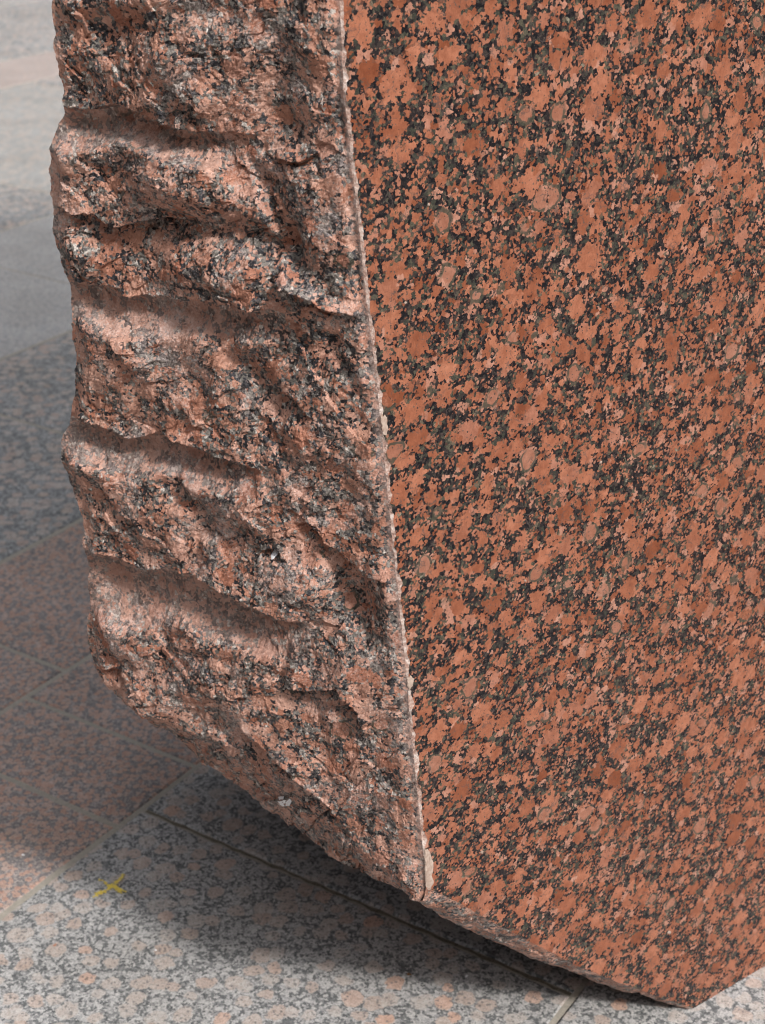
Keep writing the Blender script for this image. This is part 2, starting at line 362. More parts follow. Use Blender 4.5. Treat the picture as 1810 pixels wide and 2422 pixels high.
M_dusk = paving('pale_pink_granite', 300, 60, [(0.0, (0.42, 0.34, 0.31)), (1.0, (0.43, 0.36, 0.33))],
                [(0.0, (0.41, 0.36, 0.34)), (1.0, (0.33, 0.30, 0.29))], ((0.22, 0.20, 0.20), (0.28, 0.26, 0.26)), 0.52, 0.1, 0.04, 0.6)
def simple(name, col, col2=None, scale=200, rough=0.8, bump=0.0, spec=0.4, dist=0.001):
    N = NT(name); nz = N.noise(N.co, scale, 4, 0.65)
    N.put(N.bsdf.inputs['Base Color'], N.mix(N.maprange(nz, 0.3, 0.7), col, col2 or col))
    N.bsdf.inputs['Roughness'].default_value = rough; N.bsdf.inputs['Specular IOR Level'].default_value = spec
    if bump: N.put(N.bsdf.inputs['Normal'], N.bump(nz, bump, dist))
    return N.m
M_joint = simple('joint_mortar', (0.245, 0.225, 0.19), (0.35, 0.32, 0.275), 260, 0.95, 0.6)
M_soil_shade = simple('joint_dirt_shade', (0.07, 0.06, 0.048), (0.20, 0.175, 0.135), 300, 0.95, 0.8)
def edge_mat():
    N = NT('crushed_edge'); a_ = N.noise(N.co, 90, 4, 0.7); b_ = N.noise(N.co, 420, 3, 0.7)
    c = N.ramp(N.math('ADD', N.math('MULTIPLY', a_, 0.6), N.math('MULTIPLY', b_, 0.4)), [(0.36, (0.09, 0.085, 0.08)), (0.43, (0.32, 0.19, 0.15)), (0.50, (0.45, 0.32, 0.27)), (0.60, (0.58, 0.50, 0.46))])
    N.put(N.bsdf.inputs['Base Color'], c); N.bsdf.inputs['Roughness'].default_value = 0.8
    N.put(N.bsdf.inputs['Normal'], N.bump(b_, 0.7, 0.002)); return N.m
M_arris = edge_mat()
M_quartz = simple('pale_quartz', (0.46, 0.37, 0.31), (0.28, 0.19, 0.15), 190, 0.35, 0.3, 0.6)
M_white = simple('white_paint_and_glint', (0.80, 0.80, 0.82), (0.70, 0.70, 0.73), 300, 0.6, 0.2)
def broken_paint():
    N = NT('yellow_paint'); a_ = N.noise(N.co, 330, 4, 0.7)
    N.put(N.bsdf.inputs['Base Color'], N.mix(a_, (0.74, 0.57, 0.09), (0.62, 0.47, 0.10))); N.bsdf.inputs['Roughness'].default_value = 0.8
    N.put(N.bsdf.inputs['Alpha'], N.maprange(a_, 0.38, 0.45, 0.0, 0.95)); return N.m
M_yellow = broken_paint()
M_leaf = simple('dry_leaf', (0.20, 0.09, 0.03), (0.10, 0.05, 0.02), 400, 0.8)
M_chip = simple('stone_crumb', (0.42, 0.20, 0.13), (0.20, 0.12, 0.10), 300, 0.8, 0.3)

# ------------------------------------------------------------------ the paving
GA = Vector((math.sin(math.radians(32.797)), math.cos(math.radians(32.797)), 0)); GB = Vector((-GA.y, GA.x, 0))
def gpt(a, b, z=0.0): return GA * (a * HEIGHT) + GB * (b * HEIGHT) + Vector((0, 0, z))
gv = [gpt(-60, -60, -0.0022), gpt(80, -60, -0.0022), gpt(80, 80, -0.0022), gpt(-60, 80, -0.0022)]
tag(link('ground', poly_mesh('ground', gv, [(0, 1, 2, 3)]), M_joint), kind='structure', label='sandy mortar bed in the joints between the slabs')
rng = random.Random(4)
V = []; FC = []; MI = []
MATS = [M_pale, M_pink, M_grey, M_plain, M_light, M_dusk]
def slab(a0, a1, b0, b1, mi, ga=(0.0020, 0.0020), gb=(0.0030, 0.0030)):
    a0 += ga[0]; a1 -= ga[1]; b0 += gb[0]; b1 -= gb[1]; bv = 0.0022
    dz = rng.uniform(-0.0008, 0.0008)
    n0 = len(V)
    # long edges are slightly uneven, as sawn and worn stone is
    na = 24 if (a1 - a0) < 2 and b0 < 3.2 and a0 > 0 else 1; nb = na
    ring = [(a0 + (a1 - a0) * k / na, b0) for k in range(na)] + [(a1, b0 + (b1 - b0) * k / nb) for k in range(nb)] + \
           [(a1 - (a1 - a0) * k / na, b1) for k in range(na)] + [(a0, b1 - (b1 - b0) * k / nb) for k in range(nb)]
    ca, cb = (a0 + a1) / 2, (b0 + b1) / 2; R = len(ring)
    sj = [rng.uniform(-0.0007, 0.0007) for _ in ring]
    for lev in range(3):
        for k, (a, b) in enumerate(ring):
            s = sj[k]
            ins = (0.0, 0.0004, bv)[lev] + abs(s) * (2 if lev == 2 else 1)
            z = (-0.03, -0.0028, 0.0)[lev] + dz
            V.append(gpt(a + math.copysign(min(ins, abs(ca - a)), ca - a), b + math.copysign(min(ins, abs(cb - b)), cb - b), z))
    for lev in range(2):
        for k in range(R):
            k2 = (k + 1) % R
            FC.append((n0 + lev * R + k, n0 + lev * R + k2, n0 + (lev + 1) * R + k2, n0 + (lev + 1) * R + k)); MI.append(mi)
    FC.append(tuple(n0 + 2 * R + k for k in range(R))); MI.append(mi)
def row(b0, b1, cuts, mats, default, step=0.55, gb=(0.003, 0.003)):
    """cuts: known joints; mats: one material per slab left of each cut, then right of the last"""
    c = list(cuts)
    left = [c[0] - 1e-9]; x = c[0]
    js = sorted(c); x = js[0]
    while x > -6: x -= step * rng.uniform(0.85, 1.25); js.insert(0, x)
    x = js[-1]
    while x < 12: x += step * rng.uniform(0.85, 1.25); js.append(x)
    for p, q in zip(js[:-1], js[1:]):
        mm = default[rng.randrange(len(default))]
        if abs(q - c[0]) < 1e-6: mm = mats[0]
        for k in range(len(c)):
            if abs(p - c[k]) < 1e-6: mm = mats[k + 1]
        slab(p, q, b0, b1, mm, gb=gb)
row(-0.04, 0.453, [0.62, 1.30], [0, 0, 0], [0], gb=(0.0025, 0.0016))
row(0.453, 0.945, [1.018], [0, 0], [0], gb=(0.0016, 0.0021))
row(0.945, 1.193, [0.982, 1.107], [1, 1, 1], [1], 0.4, gb=(0.0021, 0.0022))
row(1.193, 1.453, [1.174], [1, 1], [1], 0.4)
row(1.453, 1.998, [1.695], [2, 2], [2, 2, 1])
row(1.998, 2.560, [2.255], [3, 3], [3, 3, 2])
row(2.560, 3.645, [2.736], [2, 4], [4, 2], 0.9)
row(3.645, 3.950, [3.2, 4.4], [5, 5, 5], [5], 0.9)
b = 3.95
while b < 14: row(b, b + 0.8, [2.2 + rng.random()], [4, 4], [4, 4, 2], 0.9); b += 0.8
b = -0.04
while b > -7: row(b - 0.49, b, [0.3 + rng.random()], [0, 0], [0, 2, 1], 0.6); b -= 0.49
tag(link('pavement', poly_mesh('pavement', V, FC, mats=MI), MATS), kind='structure',
    label='granite paving slabs of mixed pale, pink and grey stone')
# dark strip: dirt plus painted shade in the one open joint below the block
dv = []; nn = 60
for k in range(nn + 1):
    bb = 0.456 + (0.939 - 0.456) * k / nn
    for s in (-1, 1): dv.append(gpt(1.018 + s * 0.0013 * (0.6 + abs(math.sin(k * 1.7 + s) + math.sin(k * 0.43))) , bb, -0.0017 + 0.0003 * math.sin(k * 2.3)))
tag(link('joint_dirt_shade', poly_mesh('joint_dirt_shade', dv, [(2 * k, 2 * k + 1, 2 * k + 3, 2 * k + 2) for k in range(nn)]), M_soil_shade), kind='structure',
    label='dark dirt and painted shade in the open joint between the two pale slabs')

# ------------------------------------------------------------------ the granite block: outlines
TIP = ground((1500, 2178)); R2 = ground((1653, 2087))
dP = (R2 - TIP); dP /= np.linalg.norm(dP)                       # foot of the polished face
nP = np.cross(dP, [0, 0, 1.0])                                  # towards camera right
ARR = [(0, (724, -60)), (60, (736, 0)), (260, (745, 200)), (500, (772, 440)), (700, (793, 640)), (880, (815, 820)), (1060, (833, 1000)),
       (1230, (850, 1170)), (1400, (868, 1340)), (1530, (881, 1470)), (1660, (892, 1600)), (1780, (904, 1720)), (1900, (916, 1840)), (1980, (926, 1920))]
BND = [(-60, (113, -120)), (60, (116, 0)), (110, (118, 60)), (180, (126, 130)), (240, (141, 195)), (300, (134, 250)), (350, (116, 300)), (420, (111, 370)),
       (500, (118, 440)), (560, (119, 500)), (610, (136, 560)), (670, (152, 620)), (740, (156, 690)), (820, (168, 760)), (900, (166, 850)),
       (925, (160, 893)), (945, (150, 912)), (985, (133, 950)), (1030, (138, 990)), (1110, (163, 1060)), (1170, (184, 1120)), (1270, (187, 1220)),
       (1350, (196, 1300)), (1440, (192, 1390)), (1475, (200, 1430)), (1505, (217, 1462)), (1540, (262, 1500)), (1590, (330, 1552)), (1660, (430, 1632)),
       (1720, (515, 1690)), (1760, (562, 1725)), (1800, (622, 1765)), (1840, (690, 1820)), (1880, (745, 1860)), (1915, (800, 1888)), (1950, (860, 1917)), (1980, (905, 1948))]
TOPV = -60
C0 = hit((736, 0), TIP, nP); C1 = hit((926, 1920), TIP, nP)
hR = direc(-62.0); nR = np.cross(C1 - C0, hR); nR /= np.linalg.norm(nR)
if nR @ (CAM - C0) < 0: nR = -nR

NV, NU = 1500, 560
v = np.linspace(-60, 1980, NV)
arr = interp_keys(ARR, v); bnd = interp_keys(BND, v)
jit = lambda amp, fr, sd: amp * fbm(v / fr, v * 0 + sd, 5, sd, 0.6)
bnd[:, 0] += jit(5.0, 45, 3); bnd[:, 1] += jit(4.0, 38, 9) * sst(1440, 1520, v) * (1 - sst(1940, 1980, v))
arr[:, 0] += jit(1.8, 30, 21) + 1.3 * np.minimum(0, chips(v / 22, v * 0 + 3.3, 5)) 
# the chamfered foot of the broken face
CH = [(150, 1425), (215, 1440), (270, 1490), (330, 1528), (400, 1562), (480, 1598), (560, 1637), (640, 1692), (700, 1735), (745, 1790), (790, 1822), (850, 1872), (915, 1925)]
u = np.linspace(0, 1, NU) ** 1.0
PX = arr[:, None, :] * (1 - u)[None, :, None] + bnd[:, None, :] * u[None, :, None]
X, Y = PX[..., 0], PX[..., 1]
X2 = X + 9 * fbm(X / 70, Y / 70, 3, 77); Y2 = Y + 9 * fbm(X / 70, Y / 70, 3, 78)
a, _ = poly_field(X, Y2, CH)
bpoly = np.array([p for _, p in BND if p[1] > 1400], float)
bd, _ = poly_field(X, Y, bpoly)
a = np.maximum(a, 0); bd = np.abs(bd)
depth_keys_x = [0, 200, 262, 430, 600, 760, 905, 2000]; depth_keys = [0, 0.004, 0.016, 0.042, 0.045, 0.030, 0.006, 0.006]
D = -np.interp(X, depth_keys_x, depth_keys) * sst(-0.02, 1.02, a / (a + bd + 6.0)) * 1.0
D = np.where(Y > 1380, D, 0)

S_ = X / 1900.0; Z_ = Y / 1900.0                                   # metres, roughly
def saw(poly, A, w1, B, w2, e=5.0, fade=(0.12, 0.15), warp=7.0, below=None):
    """a broken ledge: the stone swells by A above the line and drops back by B below it"""
    t, s = poly_field(X + warp * fbm(X / 60, Y / 60, 4, 31 + int(poly[0][1])), Y + warp * fbm(X / 50, Y / 50, 4, 57 + int(poly[0][0])), poly)
    up_ = A * np.exp(np.minimum(t, 0) / w1); dn = -B * np.exp(-np.maximum(t, 0) / w2)
    k = sst(-e, e, t)
    f = sst(0, fade[0], s) * (1 - sst(1 - fade[1], 1, s))
    return (up_ * (1 - k) + dn * k) * f
def blob(cx, cy, rx, ry, A, ang=0, p=2.0):
    c, s = math.cos(math.radians(ang)), math.sin(math.radians(ang)); dx, dy = X2 - cx, Y2 - cy
    q = np.abs((dx * c + dy * s) / rx) ** p + np.abs((-dx * s + dy * c) / ry) ** p
    return A * np.exp(-q)
def ridge(poly, A, wd, fade=(0.15, 0.15), warp=10):
    t, s = poly_field(X + warp * fbm(X / 60, Y / 60, 3, 91), Y + warp * fbm(X / 60, Y / 60, 3, 92), poly)
    return A * np.exp(-(t / wd) ** 2) * sst(0, fade[0], s) * (1 - sst(1 - fade[1], 1, s))
d = np.zeros_like(X)
# drilled wedge grooves: overhanging lip above, smooth half-round hollow, ledge below
smoothmask = np.zeros_like(X)
def groove(lip, A, B, w0, w1, A2=0.006, reach=0.45):
    """w0, w1: height of the half-round hollow at its left and right end, in pixels of the photograph's scale"""
    global d, smoothmask
    n_ = 4 * fbm(X / 60, Y / 60, 4, 31 + int(lip[0][1]))
    t, s_ = poly_field(X + n_, Y + 6 * fbm(X / 60, Y / 60, 4, 57 + w0), lip)
    wd = w0 + (w1 - w0) * s_
    x = np.clip(t / wd, 0, 1)
    prof = (x ** 0.60) * (1 - x) ** 1.15 / 0.40
    f = 1 - sst(reach, 1.0, s_)
    d = d - B * prof * f * (t > 0)
    d = d + A * np.exp(np.minimum(t, 0) / (wd * 0.75)) * (t <= 0) * f + A * np.exp(-np.maximum(t, 0) / 6.0) * (t > 0) * f
    d = d + A2 * np.exp(-((t - wd * 1.08) / (wd * 0.42)) ** 2) * f
    smoothmask = np.maximum(smoothmask, sst(2, 14, t) * (1 - sst(wd * 0.85, wd * 1.05, t)) * f)
groove([(60, 210), (200, 236), (262, 214), (330, 240), (430, 275), (520, 285), (640, 300)], 0.005, 0.011, 95, 60)
groove([(80, 590), (190, 600), (300, 636), (440, 640), (540, 650), (690, 670)], 0.005, 0.010, 95, 75, 0.004, 0.6)
groove([(80, 880), (170, 890), (230, 912), (290, 938), (350, 930), (430, 955), (520, 985), (660, 1010)], 0.005, 0.0125, 88, 75, 0.008, 0.55)
groove([(120, 1160), (250, 1190), (320, 1222), (370, 1215), (440, 1238), (540, 1285), (640, 1325), (730, 1355)], 0.005, 0.014, 160, 90, 0.006, 0.75)
groove([(60, -75), (400, -85), (640, -70)], 0.008, 0.014, 80, 50)
# the large breaks read off the stone
d += saw([(120, 440), (190, 455), (260, 490), (330, 470), (420, 480)], 0.006, 45, 0.012, 45, fade=(0.05, 0.3))
d += saw([(520, 330), (560, 400), (590, 470), (620, 550), (650, 600), (720, 640), (800, 670)], -0.009, 70, -0.010, 90, e=14, fade=(0.2, 0.2))
d += blob(590, 530, 52, 40, -0.026, 40) + blob(400, 400, 110, 55, 0.014) + blob(400, 490, 110, 38, -0.014, 5) + blob(540, 400, 35, 70, -0.012, -25)
d += blob(690, 470, 60, 120, 0.010, -12) + blob(470, 570, 110, 50, 0.010, 15)
d += blob(420, 150, 120, 110, 0.014, 20) + blob(620, 130, 60, 150, -0.007, 0) + blob(250, 130, 60, 120, -0.005, 0)
d += saw([(380, 150), (415, 200), (470, 235)], 0.006, 26, 0.006, 20, e=4)
d += saw([(590, 340), (640, 350), (700, 330)], 0.005, 30, 0.006, 30, e=5)
d += saw([(600, 590), (660, 620), (720, 650), (790, 690)], 0.008, 30, 0.010, 40, e=6)
d += saw([(580, 840), (640, 850), (690, 900)], 0.004, 30, 0.005, 30, e=6)
d += saw([(640, 1120), (690, 1150), (740, 1200), (800, 1240), (850, 1262)], 0.009, 45, 0.012, 60, e=7, fade=(0.15, 0.1))
d += blob(765, 1300, 42, 100, -0.022, -25) + blob(660, 1250, 70, 70, 0.013, 30)
d += saw([(560, 1190), (600, 1180), (640, 1200)], 0.004, 22, 0.006, 22, e=4)
d += saw([(610, 1480), (680, 1484), (745, 1476), (775, 1530), (810, 1600)], 0.009, 45, 0.011, 45, e=6, fade=(0.1, 0.2))
d += saw([(520, 1560), (590, 1630), (650, 1660), (700, 1720), (750, 1780)], 0.007, 34, 0.006, 30, e=6)
d += blob(610, 1580, 70, 60, 0.008, 20) + blob(480, 1480, 110, 70, 0.008) + blob(760, 1420, 40, 60, 0.004)
d += saw([(215, 1435), (270, 1440), (300, 1500)], 0.006, 26, 0.010, 24, e=5)
d += blob(300, 780, 90, 90, 0.009) + blob(500, 800, 70, 90, 0.006) + blob(560, 1080, 90, 70, 0.008) + blob(330, 1100, 90, 60, 0.011) + blob(250, 560, 80, 50, 0.006)
d += ridge([(450, 690), (500, 760), (560, 830), (640, 900)], -0.006, 26) + ridge([(700, 700), (770, 820), (800, 960)], -0.005, 24) + ridge([(360, 1020), (430, 1080), (470, 1170)], -0.006, 20)
# broken texture at every smaller size, calmer inside the drilled hollows and near the sawn edge
rgh = 1 - 0.9 * smoothmask
wx = X + 26 * fbm(X / 160, Y / 160, 4, 5); wy = Y + 26 * fbm(X / 160, Y / 160, 4, 6)
ang = math.radians(50); xr = wx * math.cos(ang) + wy * math.sin(ang); yr = -wx * math.sin(ang) + wy * math.cos(ang)
tex = 0.0060 * fbm(wx / 230, wy / 170, 2, 12)
tex += 0.0052 * chips(xr / 150, yr / 75, 40, 0.85)
tex += 0.0036 * chips(xr / 62, yr / 34, 41, 1.1)
tex += (0.0019 * chips(wx / 26, wy / 20, 42, 1.2) + 0.0006 * chips(wx / 11, wy / 9, 43, 1.2)) * (0.55 + 0.9 * sst(-0.3, 0.6, fbm(X / 130, Y / 130, 3, 70)))
tex += 0.0005 * fbm(wx / 9, wy / 7, 3, 14, 0.65)
tx = wx * math.cos(0.32) + wy * math.sin(0.32); ty = -wx * math.sin(0.32) + wy * math.cos(0.32)
tex += 0.0011 * chips(tx / 12, ty / 42, 44, 1.2) + 0.0003 * fbm(tx / 5, ty / 20, 3, 45)
# vertical tearing inside the hollows
tex += smoothmask * 0.0014 * fbm(X / 7, Y / 34, 3, 15)
d += tex * (0.22 + 0.78 * rgh)
ea = sst(0, 70, X - 0 * X + 0) * 1.0
toarr = np.abs(X - arr[:, None, 0]); tobnd = np.hypot(X - bnd[:, None, 0], Y - bnd[:, None, 1])
d *= (0.10 + 0.45 * sst(0, 30, toarr) + 0.45 * sst(0, 140, toarr)) * (0.20 + 0.55 * (Y > 1440) * sst(0, 6, tobnd) + (0.80 - 0.55 * (Y > 1440)) * sst(0, 45, tobnd))
d -= 0.004 * sst(0, 160, toarr) * sst(0, 60, tobnd)

cham = sst(1400, 1480, Y) * sst(0, 12, tobnd) * sst(0, 40, toarr) * (1 - sst(60, 110, tobnd))
d += cham * (0.0032 * (chips(X / 44, Y / 26, 81, 1.2)) + 0.0022 * chips(X / 15, Y / 12, 82, 1.2))
ROUGH = hit_off(PX, C0, nR, D) + nR * (d * (0.2 + 0.8 * sst(0, 24, toarr)))[..., None]
# pin the right border to the polished plane's edge
pin = hit(arr, TIP, nP) - nP * 0.0012
k = (1 - sst(0, 16, toarr))[..., None]
ROUGH = ROUGH * (1 - k) + (ROUGH + (pin[:, None, :] - ROUGH[:, :1, :])) * k

BASE = np.array([TIP[0] * 0.9, TIP[1], 0.0])
root = bpy.data.objects.new('granite_block', None); COL.objects.link(root); root.location = BASE
tag(root, 'tall red granite block with a smooth speckled face and a rough broken face', 'stone block')
L = lambda P: np.asarray(P) - BASE

me = grid_mesh('broken_face', L(ROUGH), flip=True)
ca = me.attributes.new('crushed', 'FLOAT', 'POINT'); ca.data.foreach_set('value', (np.maximum(smoothmask * 0.6, (1 - sst(0, 16 + 12 * fbm(X / 40, Y / 40, 4, 99), toarr)) * 1.0)).astype(np.float32).ravel())
ofa = link('broken_face', me, M_rough, root); ofa['label'] = 'rough hewn pink face with four drilled hollows across it'

# polished face: edge points, then one flat sheet in its own plane
LOW = [(932, 1922), (965, 1937), (1000, 1955), (1040, 1978), (1080, 2000), (1115, 2018), (1150, 2036), (1200, 2062), (1240, 2082), (1280, 2100), (1330, 2120), (1400, 2144), (1450, 2163), (1500, 2178)]
lw = resample(LOW, 220); qq = np.arange(220)
lw[1:-1, 1] += (2.2 * fbm(qq / 9.0, qq * 0 + 2, 4, 8))[1:-1]
WID = 1.25; TOPZ = 3.1
keep = slice(int(NV * 0.0), NV - 6)
step = 3
eg = arr[::step].copy(); eg[:, 0] += np.clip(5.0 + 7.0 * fbm(v[::step] / 42, v[::step] * 0 + 8, 5, 66, 0.58), 1.5, 14); eg = eg[:-2]
Ep = hit(eg, TIP, nP); Lp = hit(lw, TIP, nP)
z2 = lambda P: np.stack([(P - TIP) @ dP, P[:, 2]], 1)
E2 = z2(Ep); L2 = z2(Lp)
slope = (E2[0] - E2[60]); slope /= slope[1]
top_left = E2[0] + slope * (TOPZ - E2[0][1])
out2 = np.vstack([[top_left], E2, L2, [[WID, -0.004]], [[WID, TOPZ]]])
def P3(q, off=0.0): return TIP + q[:, :1] * dP + np.array([[0, 0, 1.0]]) * (q[:, 1:2] - TIP[2]) - nP * off
P3v = P3(out2)
me = poly_mesh('polished_face', L(P3v), [tuple(range(len(P3v)))])
opf = link('polished_face', me, M_pol, root); opf['label'] = 'flat fine-sawn orange face speckled with black'

# crushed pale edge between the two faces
mid = hit((arr[::step][:-2] + eg) / 2, TIP, nP) + nP * 0.0002
inn = (ROUGH[::step, 3])[:-2]
lowp = Ep - nP * 0.0001
mid -= nP * (0.0010 + 0.0012 * np.abs(fbm(v[::step][:-2] / 18, v[::step][:-2] * 0, 4, 33)))[:, None]
st = np.stack([inn, (inn + mid) / 2, mid, (mid * 0.4 + lowp * 0.6), lowp], 1)
me = grid_mesh('edge', L(st), flip=True); oe = link('edge', me, M_arris, root); oe['label'] = 'pale crushed edge where the two faces meet'

# underside rim below the polished face: lip curve (exact) to the rough line 3 cm further in
SIL = [(905, 1948), (950, 1976), (985, 1996), (1020, 2012), (1060, 2030), (1100, 2047), (1150, 2070), (1190, 2084), (1240, 2098), (1290, 2122), (1345, 2142), (1385, 2141), (1410, 2156), (1450, 2170), (1500, 2179)]
NS = 420
sil = resample(SIL, NS); qs = np.arange(NS)
sil[2:-2, 1] += (3.0 * fbm(qs / 26.0, qs * 0, 5, 18, 0.6))[2:-2]
lo = resample(LOW, NS)
lo2 = np.stack([np.interp(qs, np.linspace(0, NS - 1, 220), lw[:, c]) for c in (0, 1)], 1)
lo2[:12, 0] -= np.linspace(11, 0, 12); lo2[:12, 1] -= np.linspace(6, 0, 12); K0 = hit(lo2, TIP, nP); K1 = hit_off(sil, TIP, nP, np.interp(qs, [0, 30, 360, NS - 1], [-0.012, -0.030, -0.030, -0.006]))
NR_ = 26; rim = []
for i in range(NR_):
    t = i / (NR_ - 1.0)
    Q = K0 * (1 - t) + K1 * t
    amp = math.sin(math.pi * min(t * 1.02, 1.0)) * 0.9 + 0.05
    dn = 0.0030 * chips(qs / 16.0, np.full(NS, t * 3.0), 51, 1.1) + 0.0016 * chips(qs / 6.0, np.full(NS, t * 7.0), 52) + 0.002 * fbm(qs / 30.0, np.full(NS, t * 2.0), 3, 53)
    Q = Q + np.outer(dn * amp, nP * 0.5 - np.array([0, 0, 0.86]))
    rim.append(Q)
rim = np.array(rim)
me = grid_mesh('underside_rim', L(rim), flip=False); orim = link('underside_rim', me, M_rough, root); orim['label'] = 'thin broken rim under the polished face'

# underside and back-left flank: unseen bulk shaped to block skylight from the ground below
Bc = ROUGH[::5, -1]; Kc = rim[-1, ::4]
if not np.allclose(Bc[-1], ROUGH[-1, -1]): Bc = np.vstack([Bc, ROUGH[-1:, -1]])
yb = np.concatenate([np.interp(np.linspace(0, 1, len(Bc)), np.linspace(0, 1, NV), bnd[:, 1]), np.full(len(Kc), 2000.0)])
Bk = np.vstack([Bc, Kc]); nb_ = len(Bk); nk_ = 70
kpos = np.concatenate([np.zeros(len(Bc)), np.linspace(0, 1, len(Kc))])
rd = Bk - CAM; hd = rd.copy(); hd[:, 2] = 0; hl = np.linalg.norm(hd, axis=1); hd /= hl[:, None]
drop = np.arctan2(-rd[:, 2], hl)
liftang = np.radians(np.interp(yb, [1380, 1480, 1700, 1900, 2000], [0, 12, 8, 3, 2]))
fl = sst(1340, 1480, yb)
ang_ = (drop - liftang) * fl
gl = np.where(ang_ > 0.05, (Bk[:, 2] + 0.01) / np.tan(np.maximum(ang_, 0.05)), 9)
ln = np.minimum(gl, 0.62); ln = np.convolve(np.pad(ln, 8, mode='edge'), np.ones(17) / 17, mode='valid')
sk_s = np.linspace(0, 1, nk_) ** 1.3
SK = Bk[:, None, :] + (hd * ln[:, None])[:, None, :] * sk_s[None, :, None]
SK[..., 2] -= (np.tan(ang_) * ln)[:, None] * sk_s[None, :]
# the flank turns in behind the silhouette
side = (dP * 0.16)[None, None, :] * (1 - fl)[:, None, None] * sk_s[None, :, None]
SK = SK + side
ii, jj = np.meshgrid(np.arange(nb_), np.arange(nk_), indexing='ij')
SK[..., 2] += 0.012 * (chips(ii / 12.0, jj / 9.0, 61) + 0.6) * sst(0, 8, jj.astype(float)) * fl[:, None] * (1 - 0.8 * kpos[:, None]) * sst(0, 40, np.abs(nb_ - 1 - ii).astype(float))
SK += (0.010 * chips(ii / 12.0, jj / 9.0, 62) * sst(0, 10, jj.astype(float)) * (1 - fl[:, None]))[..., None] * dP
me = grid_mesh('underside', L(SK), flip=False); ou = link('underside', me, M_rough, root)

# plain upper part, back and top so that the block is a closed, solid body above the frame
TL = P3(np.array([top_left]))[0]
topB = ROUGH[0, -1]; topA = ROUGH[0, 0]
upd = (TL - topA) / (TL[2] - topA[2])
TB = topB + upd * (TOPZ - topB[2])
PR0 = P3(np.array([[WID, -0.004]]))[0]; PR1 = P3(np.array([[WID, TOPZ]]))[0]
back = (TB - TL); BR1 = PR1 + back; BR0 = PR0 + back
nc = 90; nrw = 110
g = np.zeros((nrw, nc, 3))
for i in range(nrw):
    t = i / (nrw - 1.0)
    rowp = ROUGH[0, np.linspace(0, NU - 1, nc).astype(int)] + upd * ((TOPZ - topA[2]) * t)
    nn_ = 0.010 * chips(np.arange(nc) / 11.0, np.full(nc, i / 7.0), 71) * sst(0, 10, np.arange(nc).astype(float)) * min(1, i / 4.0)
    g[i] = rowp + nn_[:, None] * nR
link('upper_broken_face', grid_mesh('upper_broken_face', L(g), flip=False), M_rough, root)
Vb = [g[-1, 0], PR1, BR1, g[-1, -1], ROUGH[0, -1], PR0, BR0, SK[0, -1]]
fb = [(0, 1, 2, 3), (1, 5, 6, 2), (3, 2, 6, 7, 4)]
link('back', poly_mesh('back', L(np.array(Vb)), fb), M_rough, root)

# chips along the edge and the small white marks
def flake(name, pts, mat, plane, n, th=0.0012, off=0.0, label=None, sd=1):
    r_ = np.random.RandomState(sd); pts = np.array(pts, float)
    pts = resample(np.vstack([pts, pts[:1]]), 29)[:-1]; pts += r_.uniform(-1.0, 1.0, pts.shape)
    o0 = hit_off(pts, plane, n, np.full(len(pts), off)); c = pts.mean(0)
    in_ = pts * 0.72 + c * 0.28 + r_.uniform(-0.5, 0.5, pts.shape); o1 = hit_off(in_, plane, n, np.full(len(pts), off + th) + r_.uniform(-0.3, 0.3, len(pts)) * th)
    cc = hit_off(np.array([c]), plane, n, np.array([off + th * 1.1])); nP_ = len(pts)
    VV = np.vstack([o0, o1, cc]); fs = []
    for k_ in range(nP_):
        k2 = (k_ + 1) % nP_; fs += [(k_, k2, nP_ + k2, nP_ + k_), (nP_ + k_, nP_ + k2, 2 * nP_)]
    o = link(name, poly_mesh(name, L(VV), fs), mat, root)
    if label: o['label'] = label
    return o
flake('quartz_chip', [(822, 898), (832, 890), (838, 900), (841, 925), (836, 948), (828, 944), (825, 920)], M_quartz, TIP, nP, 0.0004, -0.0003, 'grey translucent chip in the edge at mid height', 1)
flake('quartz_chip', [(880, 1466), (888, 1456), (896, 1466), (894, 1482), (885, 1492), (880, 1482)], M_quartz, TIP, nP, 0.0006, -0.0003, 'small pale chip in the lower edge', 2)
flake('quartz_chip', [(917, 1830), (926, 1828), (937, 1858), (938, 1880), (932, 1898), (941, 1908), (928, 1924), (920, 1918), (918, 1880)], M_quartz, TIP, nP, 0.0009, -0.0003, 'large cream chip at the bottom corner of the edge', 3)
for k_, (fx, fy, fr) in enumerate([(1041, 1841, 4.2), (1446, 2014, 4.5), (876, 654, 3.6), (1298, 999, 3.2), (926, 442, 3.6), (1135, 1254, 3.0), (1392, 1712, 2.6), (1018, 1985, 2.6)]):
    flake('pale_fleck', [(fx - fr * 0.9, fy + fr * 0.4), (fx - fr * 0.2, fy - fr), (fx + fr * 0.9, fy - fr * 0.5), (fx + fr * 0.5, fy + fr * 0.8)], M_quartz, TIP, nP, 0.0003, 0.0001, None, 20 + k_)
def on_rough(px):
    q = (X - px[0]) ** 2 + (Y - px[1]) ** 2; i_, j_ = np.unravel_index(np.argmin(q), q.shape); return ROUGH[i_, j_], i_, j_
